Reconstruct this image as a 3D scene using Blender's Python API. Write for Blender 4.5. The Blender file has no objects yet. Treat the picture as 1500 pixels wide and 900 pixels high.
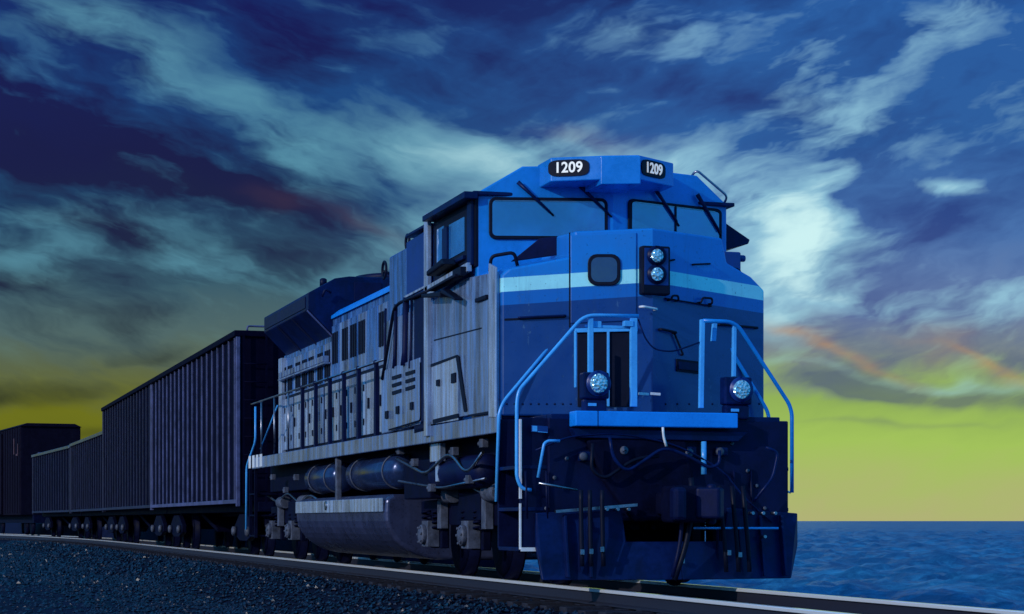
import bpy, bmesh, math, random
from mathutils import Vector, Matrix
random.seed(7)
SC = bpy.context.scene
COL = SC.collection
R = math.radians

# ------------------------------------------------------------------ camera
CAM = Vector((-7.76, -21.45, 0.72)); YAW = R(16.44)
cd = bpy.data.cameras.new('camera'); cam = bpy.data.objects.new('camera', cd); COL.objects.link(cam)
cam.location = CAM; cam.rotation_euler = (R(90), 0, -YAW)
cd.sensor_width = 36; cd.lens = 72; cd.shift_y = 313/1500; cd.clip_end = 20000; cd.clip_start = .1
SC.camera = cam
RV = Vector((math.cos(YAW), -math.sin(YAW), 0)); FV = Vector((math.sin(YAW), math.cos(YAW), 0)); ZV = Vector((0, 0, 1))
def hit(px, py, p0, n):
    """point of a plane of the place, measured off the photograph"""
    d = FV + RV*((px-750)/3000) + ZV*((763-py)/3000)
    n = Vector(n); t = (Vector(p0)-CAM).dot(n)/d.dot(n)
    return CAM + d*t

def lin(r, g, b):
    f = lambda c: (c/255/12.92) if c/255 <= .04045 else ((c/255+.055)/1.055)**2.4
    return (f(r), f(g), f(b), 1)

# ------------------------------------------------------------------ node maths
class NT:
    def __init__(s, tree): s.t = tree
    def node(s, typ, **kw):
        n = s.t.nodes.new(typ)
        for k, v in kw.items(): setattr(n, k, v)
        return n
    def m(s, op, *a):
        n = s.t.nodes.new('ShaderNodeMath'); n.operation = op
        for i, v in enumerate(a):
            v = v.s if isinstance(v, E) else v
            if isinstance(v, (int, float)): n.inputs[i].default_value = v
            else: s.t.links.new(v, n.inputs[i])
        return E(s, n.outputs[0])
    def link(s, a, b): s.t.links.new(a.s if isinstance(a, E) else a, b)
    def noise(s, vec, scale, detail=4, rough=.55, dist=0):
        n = s.node('ShaderNodeTexNoise'); n.inputs['Scale'].default_value = scale
        n.inputs['Detail'].default_value = detail; n.inputs['Roughness'].default_value = rough
        n.inputs['Distortion'].default_value = dist
        s.link(vec, n.inputs['Vector']); return n
    def comb(s, x, y, z=0):
        n = s.node('ShaderNodeCombineXYZ')
        for i, v in enumerate((x, y, z)):
            if isinstance(v, (int, float)): n.inputs[i].default_value = v
            else: s.link(v, n.inputs[i])
        return E(s, n.outputs[0])
    def sep(s, v):
        n = s.node('ShaderNodeSeparateXYZ'); s.link(v, n.inputs[0]); return [E(s, o) for o in n.outputs]
    def mix(s, f, a, b, typ='MIX'):
        n = s.node('ShaderNodeMix', data_type='RGBA', blend_type=typ)
        for sock, v in ((n.inputs[0], f), (n.inputs[6], a), (n.inputs[7], b)):
            if isinstance(v, (int, float)): sock.default_value = v
            elif isinstance(v, tuple): sock.default_value = v
            else: s.link(v, sock)
        return E(s, n.outputs[2])
    def ramp(s, f, stops, interp='LINEAR'):
        n = s.node('ShaderNodeValToRGB'); cr = n.color_ramp; cr.interpolation = interp
        while len(cr.elements) < len(stops): cr.elements.new(.5)
        for e, (p, c) in zip(cr.elements, stops): e.position = p; e.color = c
        s.link(f, n.inputs[0]); return E(s, n.outputs[0])
class E:
    def __init__(s, nt, sock): s.n = nt; s.s = sock
    def __add__(s, o): return s.n.m('ADD', s, o)
    __radd__ = __add__
    def __sub__(s, o): return s.n.m('SUBTRACT', s, o)
    def __rsub__(s, o): return s.n.m('SUBTRACT', o, s)
    def __mul__(s, o): return s.n.m('MULTIPLY', s, o)
    __rmul__ = __mul__
    def __truediv__(s, o): return s.n.m('DIVIDE', s, o)
    def sat(s):
        r = s.n.m('ADD', s, 0.0); r.s.node.use_clamp = True; return r
    def smooth(s, a, b):
        n = s.n.node('ShaderNodeMapRange', interpolation_type='SMOOTHSTEP')
        s.n.link(s, n.inputs[0]); n.inputs[1].default_value = a; n.inputs[2].default_value = b
        return E(s.n, n.outputs[0])

# ------------------------------------------------------------------ sky
SUN_DIR = Vector((-.86, -.42, .36)).normalized()
W = bpy.data.worlds.new('World'); SC.world = W; W.use_nodes = True
W.cycles.sampling_method = 'MANUAL'; W.cycles.sample_map_resolution = 512
t = NT(W.node_tree); W.node_tree.nodes.clear()
tc = t.node('ShaderNodeTexCoord')
dx, dy, dz = t.sep(tc.outputs['Generated'])
ux = dx*RV.x + dy*RV.y
uy = dx*FV.x + dy*FV.y
uyc = t.m('MAXIMUM', uy, .12)
PX = 7.5 + 30*(ux/uyc)           # direction in units of 1/30 rad right of the view's middle
PY = 7.63 - 30*(dz/uyc)
co = t.comb(PX, PY, 0)
wn = t.noise(t.comb(PX*.7, PY*1.2, 0), .55, 3, .5)
wr, wg, wb = t.sep(wn.outputs['Color'])
wn2 = t.noise(t.comb(PX*.5, PY*1.4, 3), 2.0, 3, .5)
vr, vg, vb = t.sep(wn2.outputs['Color'])
QX = PX + (wr-.5)*2.2 + (vr-.5)*.4
QY = PY + (wg-.5)*1.1 + (vg-.5)*.14
def blob(cx, cy, sx, sy, ang=0, amp=1.0):
    c, s_ = math.cos(R(ang)), math.sin(R(ang))
    ax = QX-cx; ay = QY-cy
    rx = (ax*c + ay*s_)*(1/sx); ry = (ay*c - ax*s_)*(1/sy)
    return t.m('POWER', 2.718, (rx*rx + ry*ry)*-1.0)*amp
def bsum(lst):
    r = None
    for b in lst:
        e = blob(*b); r = e if r is None else r + e
    return r
def band(ang, kx, ky, sc, off, det=5):
    c, s_ = math.cos(R(ang)), math.sin(R(ang))
    ax = PX+(wr-.5)*.9+(vr-.5)*.5; ay = PY+(wg-.5)*.5+(vg-.5)*.3
    n = t.noise(t.comb((ax*c+ay*s_)*kx, (ay*c-ax*s_)*ky, off), sc, det, .55)
    return E(t, n.outputs['Fac'])
lr = PX.smooth(4.0, 10.5)
fL = band(20, .45, 1.5, 1.0, 0.3)
fR = band(-14, .5, 1.5, 1.0, 5.3)
fib = fL*(1-lr) + fR*lr                                   # streaky cloud field 0..1
fineL = band(14, .5, 3.4, 1.6, 9.1); fineR = band(-14, .5, 3.2, 1.6, 2.2)
fine = fineL*(1-lr) + fineR*lr
lump = band(22, .62, 1.75, 1.2, 7.7, 4)*(1-lr) + band(-26, .62, 1.75, 1.2, 3.1, 4)*lr
fib = fib*.55 + lump*.45
fib = (fib-.5)*1.8 + .5
gy = (PY/7.63 + (fib-.5)*.10)
S = lambda *st: [(p/7.63, lin(*c)) for p, c in st]
gl = t.ramp(gy, S((0, (24, 52, 112)), (1.5, (30, 72, 128)), (3, (34, 72, 108)), (4.1, (58, 92, 108)), (4.9, (80, 104, 104)), (5.5, (92, 102, 70)), (6.0, (108, 112, 30)), (7.4, (92, 98, 30))))
gr = t.ramp(gy, S((0, (42, 92, 160)), (2, (46, 94, 158)), (3.4, (74, 114, 172)), (4.5, (104, 128, 170)), (5.2, (124, 136, 140)), (5.75, (146, 178, 88)), (6.5, (162, 194, 92)), (7.55, (176, 178, 118))))
sky = t.mix(lr, gl, gr)
# pale breaks in the cloud
light = bsum([(2.4, 1.0, 1.6, .36, 26, .45), (4.5, 2.3, 1.0, .45, 30, .6), (1.0, .2, .9, .35, 10, .35), (6.3, 2.2, .9, .35, 15, .45), (5.5, 3.75, .8, .3, -25, .8), (3.2, 4.0, 1.3, .26, 8, .45),
              (7.6, 2.3, 2.4, .4, 4, .5), (9.6, .6, 1.0, .3, 0, .18), (11.6, 3.6, 1.0, .5, 15, 1.6), (12.2, 4.25, 1.2, .18, 8, .7), (12.2, 1.9, .9, .4, -20, .45), (11.3, 4.4, .5, .4, 0, .7), (13.2, 1.0, 1.3, .4, -25, .16), (11.9, 1.3, .9, .3, -30, .25), (9.0, 2.6, 2.0, .5, 4, .55), (6.7, 3.3, .9, .4, -15, .5), (11.6, .9, .9, .3, -30, .3), (12.0, 2.8, .5, .3, -60, .55),
              (14.1, 2.85, .6, .14, 6, .5), (14.4, 4.4, 1.0, .25, -8, .5), (14.2, .2, 1.3, .3, -20, .35), (13.6, 5.55, 1.6, .1, 6, .35), (1.1, 3.25, 1.2, .22, 5, .35), (.4, 3.7, 1.0, .2, 5, .3)])
lm = (light*(fib*1.75-.05+(fine-.5)*.9) + (fib-.60)*(.5+lr*.25)*(PY.smooth(6.0, 4.6)))
lm = t.m('MAXIMUM', lm, 0.0)
lm = 1.18*(1-t.m('POWER', 2.718, lm*-1.85))
lcol = t.mix(lr, lin(96, 158, 178), lin(160, 214, 230))
lcol = t.mix((lm.smooth(.68, 1.18))*lr*.8, lcol, lin(214, 248, 246))
sky = t.mix(lm*.9, sky, lcol)
# dark heavy cloud
dark = bsum([(1.3, 2.2, 1.9, .9, 16, 1.5), (.1, 1.3, 1.1, .7, 25, 1.1), (4.2, .8, .8, .4, 0, .8), (6.2, .35, 2.2, .7, 0, .75), (7.6, 1.3, 2.2, .5, 4, .6), (3.0, .1, 1.2, .3, 10, .5), (9.3, 2.5, 1.0, .3, 6, .3), (3.6, 2.95, 1.8, .42, 14, 1.1), (1.9, 3.5, 1.5, .3, 8, .7),
             (.4, 4.15, 1.0, .32, 4, .95), (4.6, 3.9, .9, .25, 10, .35), (1.5, 4.7, 1.6, .16, 2, .4), (.3, 5.6, 1.2, .14, 0, .75), (2.3, 5.2, .9, .12, -5, .45), (1.0, 6.3, 1.6, .1, 2, .45), (9.4, 1.0, 1.6, .5, 8, .5), (7.5, -.2, 6.5, .6, 0, .5), (11.0, 1.4, .9, .35, 10, .45), (13.6, 3.4, 1.1, .55, -18, .75),
             (14.0, 4.7, 1.4, .4, 12, .55), (12.1, 4.95, .9, .35, 12, .55), (13.6, 1.9, .7, .4, 0, .35), (14.0, 5.2, 1.4, .22, 8, .6), (12.4, 5.62, 1.1, .13, 4, .85), (14.4, 5.8, 1.3, .16, 5, 1.0), (13.0, 5.55, .7, .2, 10, .6), (9.5, .2, 1.6, .35, 0, .5), (14.6, 2.2, .8, .35, 0, .4), (13.0, 2.4, .8, .3, -20, .5), (13.2, 6.15, 1.3, .05, 2, .4)])
dm = (dark*(.30+(1-fib)*1.25+(fine-.5)*.6) + (.46-fib)*1.9*(PY.smooth(6.2, 5.0))*(1-light*.55).sat()).sat()
dcolL = t.ramp(gy, S((0, (24, 26, 84)), (2.2, (26, 22, 66)), (4, (30, 34, 62)), (5.6, (40, 46, 34)), (7, (60, 66, 20))))
dcolR = t.ramp(gy, S((0, (28, 46, 104)), (3, (44, 68, 132)), (4.6, (70, 84, 138)), (5.6, (96, 112, 112)), (7, (140, 160, 90))))
sky = t.mix(dm*.9, sky, t.mix(lr, dcolL, dcolR))
# rusty lit edges
rust = bsum([(12.3, 5.1, .8, .09, 20, .85), (14.2, 5.35, .9, .09, 22, .9), (11.6, 4.8, .4, .1, 10, .8), (13.6, 4.95, .4, .22, -30, .35), (4.1, 3.0, .6, .14, 10, .4), (5.2, 3.35, .5, .13, 20, .4), (8.6, 1.95, .8, .14, 5, .25)])
sky = t.mix((rust*(.1+fine*.9)).sat()*.75, sky, t.mix(lr, lin(100, 68, 74), lin(196, 148, 92)))
# the open sky above and behind
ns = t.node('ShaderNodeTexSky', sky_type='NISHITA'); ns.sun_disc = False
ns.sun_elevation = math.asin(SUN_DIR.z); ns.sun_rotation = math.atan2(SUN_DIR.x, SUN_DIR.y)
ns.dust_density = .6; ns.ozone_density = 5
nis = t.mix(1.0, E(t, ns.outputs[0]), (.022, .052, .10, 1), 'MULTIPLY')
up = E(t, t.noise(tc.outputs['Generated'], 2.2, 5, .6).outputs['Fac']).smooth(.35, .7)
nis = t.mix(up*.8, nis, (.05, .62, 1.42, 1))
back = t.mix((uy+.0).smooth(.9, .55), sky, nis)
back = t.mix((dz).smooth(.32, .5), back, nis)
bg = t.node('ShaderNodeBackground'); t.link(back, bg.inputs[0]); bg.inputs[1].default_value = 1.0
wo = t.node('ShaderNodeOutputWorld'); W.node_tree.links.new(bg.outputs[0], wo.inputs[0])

sl = bpy.data.lights.new('sun', 'SUN'); sl.energy = 1.85; sl.angle = R(.6); sl.color = (1, .95, .9)
so = bpy.data.objects.new('sun', sl); COL.objects.link(so)
so.rotation_euler = SUN_DIR.to_track_quat('Z', 'Y').to_euler(); so.location = SUN_DIR*60

SC.view_settings.view_transform = 'Standard'; SC.view_settings.look = 'None'; SC.view_settings.exposure = 0; SC.view_settings.gamma = 1

# ------------------------------------------------------------------ materials
def mat(name, base, rough=.5, metal=0, var=.25, grime=0, gcol=(.02, .02, .03, 1), bump=.03, scale=3.0, coat=0, streak=False, spec=.5, blotch=0, wavy=0):
    m = bpy.data.materials.new(name); m.use_nodes = True; nt = NT(m.node_tree)
    b = m.node_tree.nodes['Principled BSDF']
    tc = nt.node('ShaderNodeTexCoord'); o = tc.outputs['Object']
    x, y, z = nt.sep(o)
    n1 = E(nt, nt.noise(o, scale, 6, .65).outputs['Fac'])
    n2 = E(nt, nt.noise(o, scale*9, 3, .6).outputs['Fac'])
    base = tuple(base)+(1,) if len(base) == 3 else base
    dk = tuple(c*(1-var) for c in base[:3])+(1,); lt = tuple(min(1, c*(1+var)) for c in base[:3])+(1,)
    col = nt.mix((n1*.75+n2*.25).smooth(.3, .7), dk, lt)
    if grime:
        sv = nt.comb(x*3.2, y*3.2, z*.28) if streak else nt.comb(x*7, y*7, z*5)
        g = E(nt, nt.noise(sv, 1.0, 6, .7).outputs['Fac'])
        col = nt.mix((g.smooth(.44, .80)*(n1.smooth(.3, .65)*.7+.3))*grime, col, gcol)
    if blotch:                                         # dark vertical streaks: reflections painted into the colour, along with grime
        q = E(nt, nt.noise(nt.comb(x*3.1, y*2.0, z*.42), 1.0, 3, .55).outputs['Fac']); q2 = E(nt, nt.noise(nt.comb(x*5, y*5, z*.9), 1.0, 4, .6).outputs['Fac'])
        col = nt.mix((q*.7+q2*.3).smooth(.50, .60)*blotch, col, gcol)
    nt.link(col, b.inputs['Base Color'])
    nt.link((n1*.3+n2*.25+(rough-.27)).sat(), b.inputs['Roughness'])
    b.inputs['Metallic'].default_value = metal; b.inputs['Specular IOR Level'].default_value = spec
    if coat: b.inputs['Coat Weight'].default_value = coat; b.inputs['Coat Roughness'].default_value = .12
    if wavy:                                           # sheet metal is never quite flat
        wv = nt.noise(nt.comb(x*2.6, y*2.6, z*.55), 1.0, 2, .5)
        bn = nt.node('ShaderNodeBump'); bn.inputs['Strength'].default_value = 1; bn.inputs['Distance'].default_value = wavy
        nt.link(E(nt, wv.outputs['Fac'])+n2*.004, bn.inputs['Height']); nt.link(bn.outputs[0], b.inputs['Normal'])
    elif bump:
        bn = nt.node('ShaderNodeBump'); bn.inputs['Strength'].default_value = .35; bn.inputs['Distance'].default_value = bump*.2
        nt.link(n1*.5+n2*.5, bn.inputs['Height']); nt.link(bn.outputs[0], b.inputs['Normal'])
    return m

def nose_mat():
    m = bpy.data.materials.new('banded_nose_paint'); m.use_nodes = True; nt = NT(m.node_tree)
    b = m.node_tree.nodes['Principled BSDF']
    o = nt.node('ShaderNodeTexCoord').outputs['Object']; x, y, z = nt.sep(o)
    w = z + nt.m('ABSOLUTE', x)*.062
    st = lambda a: w.smooth(a-.004, a+.004)
    n1 = E(nt, nt.noise(o, 2.5, 6, .65).outputs['Fac'])
    n2 = E(nt, nt.noise(nt.comb(x*8, y*8, z*.7), 1, 6, .7).outputs['Fac'])
    col = nt.mix(st(3.165), (.002, .038, .20, 1), (.003, .14, .52, 1))
    col = nt.mix(st(3.31), col, (.42, .97, 1.0, 1))
    col = nt.mix(st(3.463), col, (.004, .21, .68, 1))
    col = nt.mix(n2.smooth(.5, .75)*.30, col, (.004, .025, .10, 1))
    col = nt.mix(n1.smooth(.35, .7)*.18, col, (.02, .10, .30, 1))
    n3 = E(nt, nt.noise(o, 26, 2, .5).outputs['Fac']); n4 = E(nt, nt.noise(o, 1.3, 2, .5).outputs['Fac'])
    col = nt.mix(n3.smooth(.67, .71)*.35, col, (.002, .012, .05, 1))
    col = nt.mix((n2*.6+n3*.4).smooth(.60, .66)*.35, col, (.10, .22, .38, 1))
    nt.link(col, b.inputs['Base Color']); nt.link(n1*.25+n2*.15+.10, b.inputs['Roughness']); b.inputs['Coat Weight'].default_value = .25; b.inputs['Coat Roughness'].default_value = .1
    bn = nt.node('ShaderNodeBump'); bn.inputs['Strength'].default_value = .2; bn.inputs['Distance'].default_value = .004
    bn.inputs['Distance'].default_value = .03; nt.link(n4+n1*.12, bn.inputs['Height']); nt.link(bn.outputs[0], b.inputs['Normal'])
    return m

M = {}
M['nose'] = nose_mat()
M['blue'] = mat('blue_paint', (.004, .21, .68), .30, coat=.25, var=.16, grime=.3, gcol=(.004, .03, .14, 1), streak=True, scale=2)
M['bright'] = mat('bright_blue_paint', (.006, .27, .95), .30, var=.12, grime=.25, gcol=(.006, .06, .3, 1), scale=4)
M['rail_blue'] = mat('handrail_paint', (.07, .42, .95), .30, var=.15, bump=0)
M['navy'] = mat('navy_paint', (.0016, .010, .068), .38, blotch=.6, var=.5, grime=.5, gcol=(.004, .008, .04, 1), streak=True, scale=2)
M['deep'] = mat('deep_navy_steel', (.0025, .006, .042), .5, var=.35, grime=.5, gcol=(.008, .008, .016, 1), scale=3)
M['black'] = mat('black_rubber', (.004, .006, .02), .5, var=.2, bump=.01)
M['dkblue'] = mat('dark_blue_panel', (.004, .03, .19), .35, var=.15, grime=.3, streak=True)
M['grey'] = mat('grey_body_paint', (.19, .28, .47), .24, .30, blotch=.4, wavy=.12, var=.15, grime=.3, gcol=(.012, .022, .06, 1), streak=True, scale=2.2)  # dark streaks carry painted reflections besides grime
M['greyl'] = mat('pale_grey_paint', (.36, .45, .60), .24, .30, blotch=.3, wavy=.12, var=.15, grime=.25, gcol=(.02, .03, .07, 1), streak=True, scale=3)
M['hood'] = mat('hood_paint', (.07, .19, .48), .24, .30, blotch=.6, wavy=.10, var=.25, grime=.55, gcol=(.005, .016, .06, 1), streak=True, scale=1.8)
M['steel'] = mat('worn_steel', (.32, .33, .38), .32, 1, var=.3, grime=.5, gcol=(.05, .05, .06, 1))
M['chrome'] = mat('reflector', (.8, .85, .9), .30, 1, var=.1, bump=0)
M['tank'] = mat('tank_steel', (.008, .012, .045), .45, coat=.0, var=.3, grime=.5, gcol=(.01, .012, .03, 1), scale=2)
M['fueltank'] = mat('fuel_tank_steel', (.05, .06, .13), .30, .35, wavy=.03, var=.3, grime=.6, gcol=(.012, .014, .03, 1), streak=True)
M['airtank'] = mat('glossy_tank', (.02, .04, .12), .22, .35, var=.3, grime=.4, gcol=(.006, .008, .02, 1))
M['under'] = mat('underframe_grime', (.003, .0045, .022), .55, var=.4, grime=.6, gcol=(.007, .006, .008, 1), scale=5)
M['under_grey'] = mat('lit_casting', (.07, .08, .12), .6, var=.6, grime=.95, gcol=(.01, .012, .03, 1), scale=7)  # paler grey puts the lit bits of the trucks into the colour
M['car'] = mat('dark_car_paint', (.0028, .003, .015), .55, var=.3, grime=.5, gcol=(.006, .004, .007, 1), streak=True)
M['carrib'] = mat('lit_edge_paint', (.075, .085, .20), .5, var=.5, grime=.9, gcol=(.02, .015, .03, 1), streak=True)  # paler copy: the lit rib edges are put into the colour
M['rib_dark'] = mat('shaded_rib_paint', (.014, .016, .048), .55, var=.5, grime=.9, gcol=(.006, .006, .012, 1), streak=True)  # darker copy: shade on the cars behind is put into the colour
M['boxcar'] = mat('plum_car_paint', (.007, .005, .014), .6, var=.25, grime=.4, streak=True)
M['sleeper'] = mat('creosote_timber', (.018, .018, .028), .75, var=.5, grime=.6, gcol=(.05, .05, .06, 1), scale=6, bump=.1)
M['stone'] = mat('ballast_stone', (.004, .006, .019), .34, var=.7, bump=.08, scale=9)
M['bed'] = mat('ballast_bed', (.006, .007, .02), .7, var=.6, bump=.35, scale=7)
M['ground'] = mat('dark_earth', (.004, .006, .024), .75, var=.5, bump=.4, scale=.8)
M['white'] = mat('white_paint', (.75, .77, .80), .4, var=.1, bump=0)
M['yellow'] = mat('sky_gap_yellow', (.62, .48, .06), .45, var=.15, bump=0)
M['numeral'] = mat('lit_numeral', (.8, .8, .78), .5, var=.05, bump=0); _b = M['numeral'].node_tree.nodes['Principled BSDF']; _b.inputs['Emission Color'].default_value = (1, .97, .85, 1); _b.inputs['Emission Strength'].default_value = .35
M['faded'] = mat('faded_lettering', (.11, .05, .06), .6, var=.4, bump=0)
for k_ in ('tank', 'under', 'deep', 'car', 'boxcar', 'navy', 'bed', 'ground', 'sleeper', 'black'): M[k_].node_tree.nodes['Principled BSDF'].inputs['Specular IOR Level'].default_value = {'car': .02, 'boxcar': .02, 'under': .05, 'bed': .05, 'ground': .08}.get(k_, .14)
def glass(name, base, rough=.06):
    m = bpy.data.materials.new(name); m.use_nodes = True; nt = NT(m.node_tree); b = m.node_tree.nodes['Principled BSDF']
    o = nt.node('ShaderNodeTexCoord').outputs['Object']
    n = E(nt, nt.noise(o, 1.6, 4, .5).outputs['Fac'])
    nt.link(nt.mix(n.smooth(.3, .7), tuple(c*.7 for c in base)+(1,), tuple(c*1.25 for c in base)+(1,)), b.inputs['Base Color'])
    b.inputs['Roughness'].default_value = rough; b.inputs['IOR'].default_value = 2.0
    b.inputs['Coat Weight'].default_value = 1; b.inputs['Coat Roughness'].default_value = .03; b.inputs['Coat IOR'].default_value = 1.8
    bn = nt.node('ShaderNodeBump'); bn.inputs['Distance'].default_value = .02; bn.inputs['Strength'].default_value = .5; nt.link(n, bn.inputs['Height']); nt.link(bn.outputs[0], b.inputs['Normal']); nt.link(bn.outputs[0], b.inputs['Coat Normal'])
    return m
M['glass'] = glass('sky_tinted_glass', (.010, .115, .36)); M['glassl'] = glass('bright_side_glass', (.03, .24, .62)); M['glassd'] = glass('dark_glass', (.003, .008, .045))  # blue panes carry the reflected sky in their base colour
def lens_mat():
    m = bpy.data.materials.new('lamp_lens'); m.use_nodes = True; nt = NT(m.node_tree); b = m.node_tree.nodes['Principled BSDF']
    o = nt.node('ShaderNodeTexCoord').outputs['Object']
    v = nt.node('ShaderNodeTexVoronoi'); v.inputs['Scale'].default_value = 30; nt.link(o, v.inputs['Vector'])
    b.inputs['Base Color'].default_value = (.45, .78, .88, 1); b.inputs['Metallic'].default_value = .55; b.inputs['Roughness'].default_value = .15
    bn = nt.node('ShaderNodeBump'); bn.inputs['Strength'].default_value = .7; bn.inputs['Distance'].default_value = .03
    nt.link(v.outputs['Distance'], bn.inputs['Height']); nt.link(bn.outputs[0], b.inputs['Normal']); return m
M['lens'] = lens_mat()
def rail_mat():
    m = bpy.data.materials.new('rail_steel'); m.use_nodes = True; nt = NT(m.node_tree); b = m.node_tree.nodes['Principled BSDF']
    o = nt.node('ShaderNodeTexCoord').outputs['Object']; x, y, z = nt.sep(o)
    n = E(nt, nt.noise(nt.comb(x*20, y*.5, z*20), 1.0, 5, .6).outputs['Fac'])
    g = E(nt, nt.node('ShaderNodeNewGeometry').outputs['Normal']); gx, gy_, gz = nt.sep(g)
    h = z.smooth(-.036, -.028)
    nt.link(nt.mix(h, (.012, .012, .025, 1), (.95, .95, .95, 1)), b.inputs['Base Color'])
    nt.link(h*.4, b.inputs['Metallic']); nt.link((.62 - h*.47 + (n-.5)*.25).sat(), b.inputs['Roughness']); return m
M['rail'] = rail_mat()
def sea_mat():
    m = bpy.data.materials.new('sea_water'); m.use_nodes = True; nt = NT(m.node_tree); b = m.node_tree.nodes['Principled BSDF']
    o = nt.node('ShaderNodeTexCoord').outputs['Object']
    n1 = E(nt, nt.noise(o, 1.6, 6, .62, .4).outputs['Fac']); n2 = E(nt, nt.noise(o, .22, 4, .6).outputs['Fac']); n3 = E(nt, nt.noise(o, 5.5, 4, .6).outputs['Fac'])
    nt.link(nt.mix((n1*.6+n2*.4).smooth(.42, .66), (.008, .075, .19, 1), (.040, .25, .44, 1)), b.inputs['Base Color'])
    fo = E(nt, nt.noise(o, 2.6, 5, .7, .3).outputs['Fac']); b.inputs['Emission Strength'].default_value = 0
    nt.link(nt.mix((fo*.65+n2*.35).smooth(.60, .68)*.45, E(nt, b.inputs['Base Color'].links[0].from_socket), (.30, .45, .58, 1)), b.inputs['Base Color'])
    b.inputs['Roughness'].default_value = .32; b.inputs['IOR'].default_value = 1.33; b.inputs['Specular IOR Level'].default_value = .3
    bn = nt.node('ShaderNodeBump'); bn.inputs['Strength'].default_value = .8; bn.inputs['Distance'].default_value = .22
    nt.link(n1*.7+n3*.3, bn.inputs['Height']); nt.link(bn.outputs[0], b.inputs['Normal']); return m
M['sea'] = sea_mat()

# ------------------------------------------------------------------ mesh builder
class MB:
    def __init__(s): s.v = []; s.f = []; s.sm = []
    def add(s, vs, fs, smooth=False):
        o = len(s.v); s.v += [tuple(v) for v in vs]
        for f in fs: s.f.append([i+o for i in f]); s.sm.append(smooth)
        return s
    def box(s, x0, x1, y0, y1, z0, z1, T=None):
        vs = [Vector((x, y, z)) for x in (x0, x1) for y in (y0, y1) for z in (z0, z1)]
        if T: vs = [T @ v for v in vs]
        return s.add(vs, [(0, 1, 3, 2), (4, 6, 7, 5), (0, 4, 5, 1), (2, 3, 7, 6), (0, 2, 6, 4), (1, 5, 7, 3)])
    def prism(s, poly, vec):
        poly = [Vector(p) for p in poly]; vec = Vector(vec); n = len(poly)
        nn = Vector((0, 0, 0))
        for i in range(n): nn += poly[i].cross(poly[(i+1) % n])
        if nn.dot(vec) > 0: poly = poly[::-1]
        return s.add(poly+[p+vec for p in poly], [list(range(n)), [n+i for i in range(n)][::-1]]+[(i, i+n, (i+1) % n+n, (i+1) % n) for i in range(n)])
    def tube(s, pts, r, k=12, closed=False):
        pts = [Vector(p) for p in pts]; n = len(pts); rings = []
        prev = None
        for i, p in enumerate(pts):
            if closed: d = (pts[(i+1) % n]-pts[i-1])
            else: d = (pts[min(i+1, n-1)]-pts[max(i-1, 0)])
            d.normalize()
            a = prev if prev is not None else (Vector((0, 0, 1)) if abs(d.z) < .9 else Vector((1, 0, 0)))
            a = (a-d*a.dot(d)).normalized(); prev = a; b = d.cross(a)
            rr = r[i] if isinstance(r, (list, tuple)) else r
            rings.append([p+(a*math.cos(2*math.pi*j/k)+b*math.sin(2*math.pi*j/k))*rr for j in range(k)])
        vs = [v for q in rings for v in q]
        fs = [(i*k+j, i*k+(j+1) % k, ((i+1) % n)*k+(j+1) % k, ((i+1) % n)*k+j) for i in range(n if closed else n-1) for j in range(k)]
        s.add(vs, fs, True)
        if not closed:
            o = len(s.v)-len(vs)
            s.f.append([o+j for j in range(k)][::-1]); s.sm.append(False)
            s.f.append([o+(n-1)*k+j for j in range(k)]); s.sm.append(False)
        return s
    def cyl(s, p0, p1, r, k=20): return s.tube([p0, p1], r, k)
    def lathe(s, p0, axis, prof, k=24):
        """prof: (radius, distance along axis)"""
        p0 = Vector(p0); d = Vector(axis).normalized()
        return s.tube([p0+d*h for _, h in prof], [max(q, .0005) for q, _ in prof], k)
    def sphere(s, c, r, k=12):
        c = Vector(c); pr = [(r*math.sin(math.pi*i/8), -r*math.cos(math.pi*i/8)) for i in range(9)]
        return s.lathe(c, (0, 0, 1), pr, k)
    def build(s, name, m, parent=None, bevel=0, seg=2):
        me = bpy.data.meshes.new(name); me.from_pydata(s.v, [], s.f); me.validate()
        bm = bmesh.new(); bm.from_mesh(me); bmesh.ops.recalc_face_normals(bm, faces=bm.faces); bm.to_mesh(me); bm.free()
        if len(me.polygons) == len(s.sm): me.polygons.foreach_set('use_smooth', s.sm)
        me.materials.append(m)
        o = bpy.data.objects.new(name, me); COL.objects.link(o)
        if parent: o.parent = parent
        if bevel:
            b = o.modifiers.new('edge', 'BEVEL'); b.width = bevel; b.segments = seg; b.limit_method = 'ANGLE'; b.angle_limit = R(40)
        return o
def tag(o, label=None, cat=None, group=None, kind=None):
    for k, v in (('label', label), ('category', cat), ('group', group), ('kind', kind)):
        if v: o[k] = v
    return o
def empty(name, loc=(0, 0, 0), rz=0):
    o = bpy.data.objects.new(name, None); o.empty_display_size = .3; o.location = loc; o.rotation_euler = (0, 0, rz); COL.objects.link(o); return o
def arc(pts, rad=.08, n=5):
    """round the corners of a polyline"""
    P = [Vector(p) for p in pts]; out = [P[0]]
    for i in range(1, len(P)-1):
        a = (P[i-1]-P[i]); b = (P[i+1]-P[i]); ra = min(rad, a.length*.45, b.length*.45)
        a.normalize(); b.normalize(); p0 = P[i]+a*ra; p1 = P[i]+b*ra
        for k in range(n+1):
            u = k/n; out.append(p0*(1-u)**2+P[i]*2*u*(1-u)+p1*u*u)
    out.append(P[-1]); return out

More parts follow.
